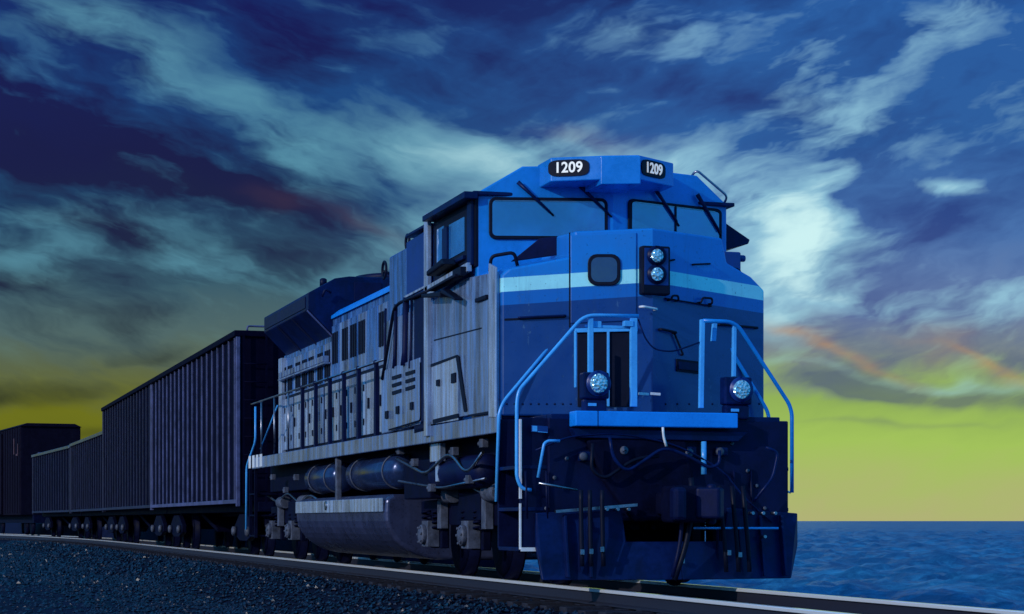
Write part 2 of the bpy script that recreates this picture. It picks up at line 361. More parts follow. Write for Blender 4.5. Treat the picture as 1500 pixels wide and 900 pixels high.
# planes of the engine
NL = Vector((-.55, -1.55, 0)).normalized(); NR = Vector((.55, -1.55, 0)).normalized(); NC = Vector((0, -.55, 0))
CL = Vector((-.31, -1.55, 0)).normalized(); CR = Vector((.31, -1.55, 0)).normalized(); CC = Vector((0, .75, 0))
SIDE = (Vector((-1.55, 0, 0)), Vector((-1, 0, 0)))
def plate(mb, px, plane, o0, o1):
    p0, n = plane; n = Vector(n)
    base = [hit(x, y, p0, n) for x, y in px]
    return mb.prism([b+n*o0 for b in base], n*(o1-o0))
def rrect(x0, x1, y0, y1, r, skew=(0, 0), n=4):
    """rounded rectangle in photo pixels; skew = fall of the lower/upper edge to the right"""
    out = []
    for cx, cy, a0 in ((x1-r, y0+r, -90), (x1-r, y1-r, 0), (x0+r, y1-r, 90), (x0+r, y0+r, 180)):
        for k in range(n+1):
            a = R(a0+90*k/n); out.append((cx+r*math.cos(a), cy+r*math.sin(a)))
    return [(x, y+(skew[0]+(skew[1]-skew[0])*(y-y0)/(y1-y0))*(x-x0)/(x1-x0)) for x, y in out]

# ================================================================== LOCOMOTIVE
L = empty('locomotive')
tag(L, 'blue and grey diesel locomotive numbered 1209 heading the train beside the sea', 'locomotive')
PL, PR, KL, KR = (NC, NL), (NC, NR), (CC, CL), (CC, CR)

# --- nose
def yv(x): return -.55+.55*abs(x)/1.55
def nose():
    mb = MB(); Zb = 1.86
    front = []
    top = [(-1.55, 3.40), (-1.47, 3.47), (-.80, 3.60), (-.80, 3.87), (0, 3.90), (.95, 3.87), (1.02, 3.60), (1.36, 3.47), (1.55, 3.33)]
    fv = [(x, yv(x), z) for x, z in top]
    fl = [(-1.55, 0, Zb), (0, -.55, Zb), (1.55, 0, Zb)]
    back = [(x, 1.25, {3.60: 3.74, 3.87: 3.95, 3.90: 3.97, 3.47: 3.56}.get(z, z)) for x, z in top]
    bl = [(-1.55, 1.25, Zb), (1.55, 1.25, Zb)]
    vs = fl+bl+fv+back; F, B = 5, 14
    fs = [[0, 1, F+4, F+3, F+2, F+1, F], [1, 2, F+8, F+7, F+6, F+5, F+4]]
    for i in range(8): fs.append([F+i, F+i+1, B+i+1, B+i])
    fs += [[0, F, B, 3], [2, 4, B+8, F+8], [3, B, B+1, B+2, B+3, B+4, B+5, B+6, B+7, B+8, 4], [0, 3, 4, 2, 1]]
    return mb.add(vs, fs)
nose().build('nose', M['nose'], L, .025, 3)
# grey side skin of the nose and lower cab
mb = MB(); mb.prism([(-1.585, .06, 1.93), (-1.585, 5.6, 1.93), (-1.585, 5.6, 3.40), (-1.585, 3.1, 3.40), (-1.585, 1.4, 3.52), (-1.585, .06, 3.44)], (.032, 0, 0))
side_skin = mb.build('side_panel', M['grey'], L, .008)
mb = MB(); plate(mb, [(733, 392), (723, 386), (723, 612), (733, 612)], SIDE, .03, .06)
mb.build('corner_post', M['greyl'], L, .01)

# nose door on the left panel
mb = MB(); plate(mb, [(836, 345), (932, 341), (932, 470), (836, 474)], PL, .004, .02)
nd = mb.build('nose_door', M['nose'], L, .006)
mb = MB(); plate(mb, rrect(861, 909, 373, 419, 13), PL, .02, .045); mb.build('door_window', M['black'], nd, .008)
mb = MB(); plate(mb, rrect(866, 904, 378, 414, 10), PL, .045, .049); mb.build('pane', M['glassd'], nd)
mb = MB(); plate(mb, [(846, 486), (930, 484), (930, 596), (846, 596)], PL, .003, .02); mb.build('door_recess', M['black'], nd, .004)
mb = MB()
for q in ([(842, 482), (934, 480), (934, 486), (842, 488)], [(889, 486), (893, 486), (893, 596), (889, 596)]): plate(mb, q, PL, .021, .05)
mb.build('door_frame', M['rail_blue'], nd, .004)
for q, pl, o in (([(833.5, 341), (835.5, 341), (835.5, 480), (833.5, 480)], PL, .006), ([(739, 467), (828, 463), (828, 466), (739, 470)], PL, .006), ([(990, 526), (1022, 530), (1022, 548), (990, 544)], PR, .02)):
    mb = MB(); plate(mb, q, pl, .002, o); mb.build('panel_seam', M['black'], L)
mb = MB(); plate(mb, [(992, 530), (1020, 533), (1020, 544), (992, 541)], PR, .022, .03); mb.build('step_plate', M['navy'], L)

# head light block at the nose tip
mb = MB(); mb.box(-.14, .19, -.60, -.3, 3.17, 3.70); hl = mb.build('headlight_housing', M['black'], L, .02)
mb = MB(); mb.box(-.115, .165, -.606, -.59, 3.27, 3.675); mb.build('face_plate', M['dkblue'], hl, .01)
for z in (3.59, 3.39):
    mb = MB(); mb.lathe((.025, -.60, z), (0, -1, 0), [(.11, 0), (.11, .02), (.095, .03), (.092, .012)], 28); r = mb.build('headlight', M['navy'], hl)
    mb = MB(); mb.lathe((.025, -.607, z), (0, -1, 0), [(.088, 0), (.088, .008), (.07, .022), (.04, .031), (0.001, .034)], 28); mb.build('lens', M['lens'], hl)

# grab irons and latches on the right nose panel
def grab(name, px, plane, out=.06, r=.012, m='black', par=L):
    p0, n = plane; a = [hit(x, y, p0, n) for x, y in px]
    pts = [a[0]]+[p+Vector(n)*out for p in a]+[a[-1]]
    mb = MB(); mb.tube(arc(pts, .04), r, 10); return mb.build(name, M[m], par)
grab('grab_iron', [(978, 440), (980, 434), (988, 434), (989, 441)], PR); grab('grab_iron', [(1022, 444), (1024, 437), (1038, 438), (1038, 446)], PR)
grab('grab_iron', [(974, 438), (1040, 449)], PR, .03, .008)
grab('grab_iron', [(937, 450), (958, 454)], PR, .06, .014, 'white')
grab('grab_iron', [(1050, 476), (1106, 481)], PR, .05, .014); grab('grab_iron', [(965, 483), (987, 488)], PR, .05, .014)
grab('grab_iron', [(985, 488), (998, 520)], PR, .03, .012)
grab('grab_iron', [(976, 383), (986, 381)], PR, .03, .01); grab('grab_iron', [(1014, 388), (1038, 387)], PR, .03, .01)
grab('grab_iron', [(760, 466), (828, 463)], PL, .05, .012, 'navy')
mb = MB()
for x in (935, 952): plate(mb, [(x, 575), (x+15, 576), (x+15, 580), (x, 579)], (Vector((0, -.62, 0)), (0, -1, 0)), 0, .02)
mb.build('door_latch', M['white'], L, .004)

# --- cab
def cab_shell():
    prof = [(-1.53, 1.9), (-1.53, 4.46), (-1.02, 4.77), (0, 4.80), (1.12, 4.77), (1.53, 4.46), (1.53, 1.9), (0, 1.9)]
    n = len(prof); f = [(x, .75+.31*abs(x)/1.53, z) for x, z in prof]; b = [(x, 3.1, z) for x, z in prof]
    mb = MB(); mb.add(f+b, [[0, 1, 2, 3, 7], [3, 4, 5, 6, 7], list(range(n, 2*n))]+[(i, i+n, (i+1) % n+n, (i+1) % n) for i in range(n)])
    return mb
cab_shell().build('cab', M['blue'], L, .02, 3)
mb = MB(); mb.prism([(-1.51, 3.1, 1.95), (-1.51, 3.1, 4.28), (-1.1, 3.1, 4.50), (1.1, 3.1, 4.50), (1.51, 3.1, 4.28), (1.51, 3.1, 1.95)], (0, 2.5, 0))
mb.build('equipment_cabin', M['hood'], L, .02)
mb = MB(); mb.box(-1.60, 1.60, .98, 3.16, 4.425, 4.47); mb.box(-1.60, 1.60, 3.16, 4.3, 4.37, 4.41); mb.build('roof_gutter', M['navy'], L, .01)

# windshields
for side, pl, pin in ((0, KL, (717, 889, 290, 349, 10, (2, 1))), (1, KR, (920, 1055, 292, 352, 8, (16, 5)))):
    x0, x1, y0, y1, r, sk = pin
    mb = MB(); plate(mb, rrect(x0-1, x1+1, y0-1, y1+2, r, sk), pl, .002, .028); w = mb.build('windshield', M['black'], L, .01)
    mb = MB(); plate(mb, rrect(x0+4, x1-4, y0+4, y1-3, r-4, sk), pl, .028, .034); mb.build('pane', M['glass'], w)
    mb = MB(); plate(mb, [(x0+8, y0+4.2), (x1-10, y0+4.2+sk[0]*.9), (x1-10, y0+5.6+sk[0]*.9), (x0+8, y0+5.6)], pl, .034, .04); mb.build('trim_strip', M['steel'], w)
    if side:
        mb = MB(); plate(mb, [(986, 302), (988, 302), (988, 354), (986, 354)], pl, .034, .05); mb.build('divider', M['black'], w)
# wipers
for a, b, pl in (((758, 268), (805, 312), KL), ((845, 270), (890, 314), KL), ((955, 276), (988, 326), KR), ((1018, 286), (1050, 340), KR)):
    p = hit(*a, *pl)+Vector(pl[1])*.05; q = hit(*b, *pl)+Vector(pl[1])*.06; mid = p.lerp(q, .35)
    mb = MB(); mb.tube([p, mid, q], [.026, .02, .012], 10); w = mb.build('wiper', M['navy'], L)
    d = (q-p).normalized(); mb = MB(); mb.tube([p.lerp(q, .45)-Vector(pl[1])*.012, q+d*.06-Vector(pl[1])*.02], .012, 8); mb.build('blade', M['black'], w)

# number boards over the windshields
Zt = 4.80
mb = MB()
mb.prism([(-.83, .50, 4.53), (-.30, .20, 4.53), (.06, .06, 4.53), (.62, .44, 4.53), (.62, 1.0, 4.53), (-.83, 1.0, 4.53)], (0, 0, Zt-4.53))
nb = mb.build('number_board', M['blue'], L, .012)
mb = MB(); mb.prism([(-.34, .19, 4.475), (.07, .03, 4.475), (.10, .10, 4.475), (.10, .9, 4.475), (-.34, .9, 4.475)], (0, 0, .31)); mb.build('centre_box', M['blue'], nb, .008)
def on_plane(p, q, u, z, out):
    p = Vector(p); q = Vector(q); d = (q-p); n = Vector((d.y, -d.x, 0)).normalized()
    return p+d*u+n*out+Vector((0, 0, z)), d.normalized(), n
def pill(p, q, uc, zc, w, h, out, th):
    c, d, n = on_plane(p, q, uc, zc, out); pts = []
    for k in range(24):
        a = 2*math.pi*k/24; cx = math.cos(a); sx = math.sin(a)
        ex = math.copysign(abs(cx)**.45, cx)*w/2; ez = math.copysign(abs(sx)**.6, sx)*h/2
        pts.append(c+d*ex+ZV*ez)
    return MB().prism(pts, n*th), c, d, n
def lettering(txt, c, d, n, size, m, parent, name, sx=1.0, extr=.004, off=0.006):
    cu = bpy.data.curves.new(name, 'FONT'); cu.body = txt; cu.size = size; cu.extrude = extr; cu.offset = off; cu.align_x = 'CENTER'; cu.align_y = 'CENTER'; cu.space_character = 1.02
    tmp = bpy.data.objects.new('tmp', cu); COL.objects.link(tmp)
    me = bpy.data.meshes.new_from_object(tmp.evaluated_get(bpy.context.evaluated_depsgraph_get()))
    bpy.data.objects.remove(tmp)
    Mx = Matrix((( d.x, 0, n.x, c.x), (d.y, 0, n.y, c.y), (0, 1, 0, c.z), (0, 0, 0, 1)))
    me.transform(Mx @ Matrix.Diagonal((sx, 1, 1, 1))); me.materials.clear(); me.materials.append(m)
    o = bpy.data.objects.new(name, me); COL.objects.link(o); o.parent = parent; return o
for p, q, uc, w in (((-.83, .50, 0), (-.30, .20, 0), .34, .47), ((.06, .06, 0), (.62, .44, 0), .40, .46)):
    mb, c, d, n = pill(p, q, uc, 4.675, w, .185, .002, .014); mb.build('number_panel', M['black'], nb)
    lettering('1209', c+n*.017, d, n, .165, M['numeral'], nb, 'numerals', .98, .004, .003)

# roof details
mb = MB(); mb.tube(arc([(1.12, 1.2, 4.77), (1.16, 1.1, 4.86), (1.56, 1.1, 4.56), (1.53, 1.2, 4.46)], .06), .014, 10); mb.build('roof_grab_rail', M['steel'], L)
mb = MB(); mb.prism([(1.53, 1.3, 4.33), (1.93, 1.3, 4.09), (1.91, 1.3, 4.04), (1.53, 1.3, 3.93)], (0, .9, 0)); mb.build('side_shade', M['navy'], L, .01)
mb = MB(); mb.box(1.36, 1.58, .74, 1.02, 3.42, 3.86); mb.cyl((1.58, .86, 3.80), (1.68, .86, 3.80), .04, 12); mb.build('antenna_box', M['dkblue'], L, .02)
mb = MB(); mb.tube(arc([(1.22, .4, 3.50), (1.26, .35, 3.62), (1.40, .35, 3.60), (1.44, .4, 3.47)], .05), .016, 10); mb.build('grab_iron', M['navy'], L)
# dark plate paints the shaded left wall of the nose hump; then the grab loop
mb = MB(); plate(mb, [(748, 384), (790, 350), (833, 345), (833, 372)], (Vector((-1.0, .45, 0)), (-.25, -1, 0)), 0, .03); mb.build('shoulder_shade', M['deep'], L, .006)
mb = MB(); mb.tube(arc([(-1.54, .5, 3.5), (-1.54, .45, 3.66), (-1.30, .35, 3.70), (-1.24, .4, 3.52)], .06), .02, 10); mb.build('grab_iron', M['black'], L)

# --- left side of the cab (what the low sun reaches)
def side(name, polys, m, o0, o1, parent=L, bev=.006):
    mb = MB()
    for q in polys: plate(mb, q, SIDE, o0, o1)
    return mb.build(name, M[m], parent, bev)
sw = side('side_window', [[(697, 288), (637, 324), (637, 424), (697, 390)]], 'black', -.03, .012)
side('pane', [[(682, 318), (660, 330), (660, 380), (682, 368)]], 'glassl', .012, .02, sw, 0)
side('pane', [[(652, 331), (642, 337), (642, 404), (652, 399)]], 'glassl', .012, .02, sw, 0)
side('window_frame', [[(696, 293), (690, 297), (690, 392), (696, 388)], [(660, 332), (653, 336), (653, 398), (660, 392)], [(684, 374), (650, 392), (650, 398), (684, 380)]], 'navy', .012, .05, sw)
side('armrest', [[(672, 380), (650, 398), (650, 406), (676, 388)]], 'black', .05, .22, sw, .02)
side('window_visor', [[(700, 281), (637, 318), (637, 326), (700, 291)]], 'navy', .0, .16)
side('window_sill', [[(695, 385), (632, 421), (632, 437), (695, 398)]], 'greyl', .03, .09)
side('marker_box', [[(694, 391), (682, 397), (682, 409), (694, 404)]], 'black', .09, .16)
side('door_post', [[(636, 312), (631, 316), (631, 640), (636, 639)]], 'greyl', .035, .09)
cd_ = side('cab_door', [[(630, 335), (597, 356), (597, 440), (630, 424)]], 'dkblue', -.03, .015)
mb = MB(); plate(mb, [(628, 418), (597, 434), (597, 437), (628, 421)], SIDE, .015, .04); mb.build('trim', M['greyl'], cd_)
side('mirror_bracket', [[(690, 402), (650, 424), (650, 428), (690, 407)], [(668, 428), (640, 432), (640, 437), (668, 436)], [(670, 424), (690, 438), (690, 441), (668, 430)]], 'black', .09, .2, L, .01)
side('door_pocket', [[(628, 425), (612, 433), (612, 636), (628, 632)]], 'deep', .032, .05)
side('cab_side_seam', [[(724, 390), (722, 391), (722, 606), (724, 606)], [(722, 606), (690, 611), (690, 608), (722, 603)], [(710, 480), (640, 498), (640, 500), (710, 482)]], 'black', .032, .038, L, 0)
eh = side('equipment_hatch', [[(676, 520), (637, 534), (637, 622), (676, 616)]], 'greyl', .032, .045)
side('hatch_edge', [[(676, 520), (637, 534), (637, 538), (676, 523)], [(678, 521), (674, 523), (686, 604), (690, 602)], [(677, 606), (640, 615), (640, 621), (677, 612)]], 'black', .045, .055, eh, 0)
side('handle', [[(674, 546), (668, 548), (668, 562), (674, 560)]], 'black', .045, .065, eh, .003); side('handle', [[(650, 556), (646, 557), (646, 566), (650, 566)]], 'black', .045, .065, eh, .003)
side('door_handle', [[(720, 432), (704, 438), (704, 444), (720, 438)]], 'black', .032, .07)
# dark drain pipes behind the cab door
for x0, x1, y0, y1 in ((601, 605, 440, 540), (590, 600, 436, 536), (577, 583, 446, 540), (563, 567, 452, 556)):
    a = hit((x0+x1)/2, y0, SIDE[0]+Vector((-.06, 0, 0)), SIDE[1]); b = hit((x0+x1)/2-2, y1, SIDE[0]+Vector((-.06, 0, 0)), SIDE[1])
    mb = MB(); mb.tube([a, a.lerp(b, .8), b], [(x1-x0)*.0042, (x1-x0)*.0042, (x1-x0)*.006], 12); mb.build('drain_pipe', M['deep'], L)
mb = MB(); pp = [hit(x, y, SIDE[0]+Vector((-.08, 0, 0)), SIDE[1]) for x, y in ((631, 425), (585, 444), (577, 452), (566, 520), (560, 556))]
mb.tube(arc(pp, .15), .022, 10); mb.build('side_grab_rail', M['black'], L)
# grey battery box with louvres low behind the cab
bb = side('battery_box', [[(622, 524), (566, 544), (566, 636), (622, 622)]], 'grey', .01, .07, L, .012)
for k in range(3):
    for x in (583, 603):
        mb = MB(); y = 552+k*11-(x-583)*.3; plate(mb, [(x+13, y-4), (x, y), (x, y+5), (x+13, y+1)], SIDE, .071, .085); mb.build('louvre', M['black'], bb)
for x, y in ((610, 590), (589, 596), (573, 603)): plate(MB(), [(x+4, y-1), (x, y), (x, y+11), (x+4, y+10)], SIDE, .071, .09).build('latch', M['black'], bb)
mb = MB(); pp = [hit(x, y, SIDE[0]+Vector((-.10, 0, 0)), SIDE[1]) for x, y in ((616, 531), (616, 616), (570, 630))]; mb.tube(arc(pp, .06), .012, 8); mb.build('box_edge_rod', M['black'], bb)
# horns / hooks along the roof edge
for px, py, r in ((597, 355, .10), (563, 396, .12)):
    c = hit(px, py, Vector((-1.3, 0, 0)), (-1, 0, 0)); mb = MB()
    mb.tube([c+Vector((0, math.cos(a)*r, math.sin(a)*r)) for a in [2*math.pi*i/16 for i in range(16)]], .02, 8, True)
    mb.cyl(c+Vector((0, r, 0)), c+Vector((.25, r*1.4, -.06)), .022, 10); mb.build('lifting_hook', M['black'], L)

# --- engine hood
mb = MB(); mb.prism([(-1.15, 5.6, 1.9), (-1.15, 5.6, 4.0), (-1.05, 5.6, 4.09), (1.05, 5.6, 4.09), (1.15, 5.6, 4.0), (1.15, 5.6, 1.9)], (0, 5.62, 0))
hood = mb.build('hood', M['hood'], L, .02)
mb = MB(); mb.box(-1.165, -1.151, 5.65, 15.5, 1.95, 2.97); mb.build('door_bay', M['black'], L)
mb = MB(); mb.box(-1.15, 1.15, 11.25, 15.7, 1.9, 3.74); mb.build('rear_hood', M['hood'], L, .02)
mb = MB(); mb.prism([(-1.19, 5.62, 3.98), (-1.19, 5.62, 4.03), (-1.06, 5.62, 4.13), (-1.02, 5.62, 4.10)], (0, 5.55, 0)); mb.build('roof_walk_edge', M['bright'], L, .005)
# hood doors: two rows, with latches; each row a run of tall doors between the stanchions
HP = (Vector((-1.15, 0, 0)), Vector((-1, 0, 0)))
y = 5.75; k = 0
while y < 15.4:
    wdt = .62 if k % 3 else .78
    mb = MB(); mb.box(-1.20, -1.163, y, y+wdt-(.10 if k % 2 else .2), 2.0, 2.92); d = mb.build('hood_door', M['greyl'] if k % 4 != 1 else M['grey'], L, .008)
    mb = MB(); mb.box(-1.225, -1.20, y+wdt-.33, y+wdt-.26, 2.38, 2.54); mb.build('latch', M['black'], d, .004)
    for zz in (2.15, 2.66): MB().box(-1.215, -1.20, y+.04, y+.09, zz, zz+.1).build('hinge', M['black'], d, .004)
    top = 3.86 if y < 10.6 else 3.62
    mb = MB(); mb.box(-1.182, -1.148, y, y+wdt-.05, 2.97, top); d = mb.build('hood_door', M['hood'] if k % 2 else M['grey'], L, .008)
    if k % 2 == 0 or y > 9:
        for q in range(3): MB().box(-1.20, -1.181, y+.08+q*.16, y+.16+q*.16, top-.62, top-.12).build('louvre', M['black'], d, .003)  # black bars stand in for dark reflections on the upper hood
    y += wdt; k += 1
# radiator housing: flared wings
mb = MB()
mb.prism([(-1.13, 11.2, 3.70), (-1.56, 11.2, 4.13), (-1.56, 11.2, 4.40), (-1.12, 11.2, 4.65), (-.88, 11.2, 4.69), (.88, 11.2, 4.69), (1.12, 11.2, 4.65), (1.56, 11.2, 4.40), (1.56, 11.2, 4.13), (1.13, 11.2, 3.70)], (0, 4.25, 0))
rh = mb.build('radiator_housing', M['navy'], L, .015)
for yy in (12.6, 14.0):
    mb = MB(); a = Vector((-1.14, yy, 3.70)); b = Vector((-1.57, yy, 4.12)); mb.prism([a, b, b+Vector((-.012, 0, -.02)), a+Vector((-.012, 0, -.02))], (0, .03, 0)); mb.build('wing_seam', M['tank'], rh)
mb = MB(); mb.prism([(-1.135, 11.18, 3.69), (-1.57, 11.18, 4.12), (-1.58, 11.18, 4.10), (-1.14, 11.18, 3.665)], (0, .03, 0))
mb.build('wing_seam', M['carrib'], rh)
mb = MB(); mb.box(-1.575, -1.558, 11.4, 15.3, 4.17, 4.36); mb.build('wing_edge_panel', M['tank'], rh, .006)
mb = MB()
for i in range(3): mb.box(-.8+i*.55, -.35+i*.55, 11.185, 11.198, 4.28, 4.60)
mb.build('intake_grille', M['deep'], rh, .005)
mb = MB(); mb.lathe((-1.25, 11.5, 4.58), (0, 0, 1), [(.06, -.05), (.06, .08), (.03, .1)], 12); mb.build('vent_pipe', M['deep'], rh)
mb = MB(); mb.tube(arc([(-1.2, 11.1, 4.40), (-1.3, 11.08, 4.46), (-1.35, 11.1, 4.33)], .05), .02, 8); mb.build('lifting_lug', M['deep'], rh)
# small toothed walkway strip below the radiator
mb = MB()
for i in range(14): mb.box(-1.3, -1.19, 11.3+i*.3, 11.5+i*.3, 3.30, 3.40)
mb.box(-1.3, -1.19, 11.2, 15.5, 3.26, 3.29); mb.build('toothed_step', M['grey'], L, .004)
mb = MB(); mb.box(-1.25, -1.12, 15.45, 15.72, 1.9, 3.68); mb.build('corner_post', M['greyl'], L, .01)
# exhaust stack and fan hatches on the roof
mb = MB(); mb.box(-.4, .4, 8.2, 9.0, 4.09, 4.3); mb.build('exhaust_stack', M['deep'], L, .02)
for yy in (12.0, 13.4, 14.8): MB().lathe((0, yy, 4.69), (0, 0, 1), [(.6, 0), (.6, .1), (.5, .12), (.1, .12)], 28).build('cooling_fan', M['deep'], L)

# --- walkway, sill, handrail
mb = MB(); mb.box(-1.55, 1.55, 0.03, 16.6, 1.83, 1.89); mb.build('walkway', M['navy'], L, .01)
mb = MB(); mb.box(-1.60, -1.555, -.02, 16.55, 1.68, 1.885); mb.build('side_sill', M['grey'], L, .01)
mb = MB(); mb.box(1.555, 1.60, -.02, 16.55, 1.68, 1.885); mb.build('side_sill', M['grey'], L, .01)
for i in range(4): MB().box(-1.615, -1.60, 15.4+i*.42, 15.62+i*.42, 1.70, 1.93).build('lit_sill_block', M['white'], L, .004)  # white blocks paint the lit rear stretches of the sill
hr = [(-1.52, 5.0, 2.92), (-1.52, 17.1, 2.92)]
mb = MB(); mb.tube(hr, .019, 10); mb.build('side_handrail', M['steel'], L)
for yy in (5.35, 6.4, 7.55, 8.6, 9.66, 10.8, 11.95):
    mb = MB(); mb.prism([(-1.535, yy-.07, 1.85), (-1.535, yy+.07, 1.85), (-1.535, yy+.045, 2.92), (-1.535, yy-.045, 2.92)], (.05, 0, 0)); mb.sphere((-1.52, yy, 2.92), .035); mb.build('stanchion', M['deep'], L)
for yy in (13.2, 14.6, 16.0):
    mb = MB(); mb.cyl((-1.52, yy, 1.85), (-1.52, yy, 2.92), .016, 10); mb.build('stanchion', M['steel'], L)
mb = MB(); mb.tube(arc([(-1.53, 16.6, 2.85), (-1.53, 16.6, 2.2), (-1.60, 17.2, 1.75), (-1.60, 17.25, .55)], .12), .02, 10); mb.tube([(-1.5, 14.4, 2.75), (-1.5, 16.2, 2.05)], .014, 8); mb.build('stair_handrail', M['rail_blue'], L)
mb = MB()
for sx in (-1, 1): mb.box(sx*1.55-.03, sx*1.55+.03, 16.4, 16.44, .4, 1.68); mb.box(sx*1.55-.03, sx*1.55+.03, 17.0, 17.04, .4, 1.68)
for z in (.42, .80, 1.2): mb.box(-1.58, -1.15, 16.44, 17.0, z, z+.03); mb.box(1.15, 1.58, 16.44, 17.0, z, z+.03)
mb.build('rear_steps', M['under'], L, .005)

# --- frame, tanks, trucks
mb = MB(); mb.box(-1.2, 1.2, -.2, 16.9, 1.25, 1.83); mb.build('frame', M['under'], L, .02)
mb = MB()
prof = []
half = [(-1.45, 1.08), (-1.56, 1.02), (-1.57, .84)]+[(-1.57+.87*(1-math.cos(R(a))), .80-.62*math.sin(R(a))) for a in range(8, 91, 9)]
for x, z in half+[(-x, z) for x, z in half[::-1]]: prof.append((x, 5.6, z))
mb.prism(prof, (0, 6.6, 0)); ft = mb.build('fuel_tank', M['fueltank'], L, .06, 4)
mb = MB(); mb.box(-1.60, -1.574, 5.65, 12.1, .84, 1.03); mb.build('tank_band', M['greyl'], ft, .008)
mb = MB(); mb.cyl((-1.62, 9.5, .95), (-1.55, 9.5, .95), .07, 14); mb.build('filler', M['steel'], ft, .004)
for y0, y1 in ((5.5, 8.6), (9.6, 11.9)):
    mb = MB(); mb.lathe((-1.28, y0, 1.40), (0, 1, 0), [(.05, 0), (.17, .04), (.23, .12), (.23, y1-y0-.12), (.17, y1-y0-.04), (.05, y1-y0)], 28); at_ = mb.build('air_tank', M['airtank'], L)
    for yy in (y0+.5, y1-.5): MB().tube([(-1.28+math.cos(a)*.24, yy, 1.40+math.sin(a)*.24) for a in [2*math.pi*i/24 for i in range(24)]], .012, 6, True).build('strap', M['under_grey'], at_)
mb = MB(); mb.box(-1.54, -1.46, 9.0, 9.12, .95, 1.68); mb.build('hanger', M['under_grey'], L, .01)
def wheel_mb(mb, x, y, s):
    r = .53
    mb.lathe((x, y, r), (s, 0, 0), [(.1, -.05), (r+.025, -.05), (r+.025, -.02), (r, .0), (r-.008, .09), (r-.05, .10), (r-.09, .06), (.2, .03), (.16, .10), (.09, .11), (.001, .11)], 44)
def truck(y0):
    T = MB()
    for s in (-1, 1):
        X = s*1.02
        poly = [(X, y0-2.75, .80), (X, y0-2.75, .98), (X, y0-1.6, 1.0), (X, y0-1.3, 1.12), (X, y0+1.3, 1.12), (X, y0+1.6, 1.0), (X, y0+2.75, .98), (X, y0+2.75, .80), (X, y0+1.7, .78), (X, y0+1.2, .66), (X, y0-1.2, .66), (X, y0-1.7, .78)]
        T.prism(poly, (s*.12, 0, 0))
        for q in (-2.0, 0, 2.0):                       # pedestals
            for e in (-.24, .24): T.box(X, X+s*.11, y0+q+e-.05, y0+q+e+.05, .36, .82)
        T.box(min(X+s*.12, X+s*.2), max(X+s*.12, X+s*.2), y0-.5, y0+.5, .72, 1.06)
    T.box(-1.0, 1.0, y0-.35, y0+.35, .7, 1.25)
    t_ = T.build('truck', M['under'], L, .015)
    for q in (-2.0, 0, 2.0):
        for s in (-1, 1):
            w = MB(); wheel_mb(w, s*.70, y0+q, s); w.build('wheel', M['under'], t_)
            a = MB(); X = s*1.12; a.box(min(X, X+s*.16), max(X, X+s*.16), y0+q-.16, y0+q+.16, .38, .72); a.lathe((X+s*.16, y0+q, .54), (s, 0, 0), [(.13, 0), (.13, .05), (.1, .07), (.001, .08)], 18)
            for k in range(6): a.cyl((X+s*.22, y0+q+.1*math.cos(k), .54+.1*math.sin(k)), (X+s*.245, y0+q+.1*math.cos(k), .54+.1*math.sin(k)), .018, 8)
            a.build('axle_box', M['under_grey'] if s < 0 else M['under'], t_, .008)
        ax = MB(); ax.cyl((-.8, y0+q, .53), (.8, y0+q, .53), .09, 14); ax.build('axle', M['under'], t_)
    for s in (-1, 1):
        for q in (-2.28, -1.72, -.28, .28, 1.72, 2.28):
            sp = MB(); pts = [(s*1.17+.07*math.cos(a), y0+q+.07*math.sin(a), .60+a*.0105) for a in [i*math.pi/5 for i in range(40)]]
            sp.tube(pts, .016, 6); sp.build('coil_spring', M['under'], t_)
        for q in (-1.05, 1.05):
            br = MB(); br.cyl((s*1.2, y0+q-.25, 1.05), (s*1.2, y0+q+.25, 1.05), .11, 16); br.box(s*1.2-.05, s*1.2+.05, y0+q+.22, y0+q+.4, .62, 1.1); br.build('brake_cylinder', M['under_grey'], t_, .006)
        cb = MB(); cb.tube(arc([(s*1.25, y0-2.6, 1.05), (s*1.27, y0-1.9, 1.16), (s*1.27, y0-.9, 1.02), (s*1.27, y0+.2, 1.22), (s*1.27, y0+1.4, 1.06), (s*1.25, y0+2.5, 1.2)], .3), .02, 8); cb.build('brake_pipe', M['steel'], t_)
    return t_
truck(2.55); truck(14.4)
# boxes hung between sill and truck
mb = MB(); prof = [(-1.42, 0, 1.10)]+[(-1.25+.20*math.cos(a), 0, 1.40+.22*math.sin(a)) for a in [R(d) for d in range(180, 361, 20)]]
mb.lathe((-1.3, 1.3, 1.30), (0, 1, 0), [(.02, 0), (.14, .02), (.2, .12), (.2, 2.2), (.14, 2.36), (.02, 2.4)], 24); mb.build('sand_box', M['deep'], L)
mb = MB(); mb.box(-1.5, -1.42, 2.9, 3.4, 1.45, 1.68); mb.box(-1.5, -1.4, 3.0, 3.12, 1.2, 1.45); mb.build('bracket', M['greyl'], L, .01)
mb = MB(); mb.box(-1.45, -1.25, 3.6, 5.0, 1.0, 1.5); mb.build('filter_box', M['under'], L, .02)
mb = MB(); mb.tube(arc([(-1.48, 1.0, 1.5), (-1.5, 1.6, 1.25), (-1.5, 2.4, 1.55), (-1.5, 3.6, 1.3), (-1.5, 5.2, 1.55)], .3), .022, 8); mb.tube(arc([(-1.45, 1.0, 1.2), (-1.46, 3.0, 1.12), (-1.45, 5.3, 1.25)], .3), .016, 8); mb.build('air_pipe', M['steel'], L)
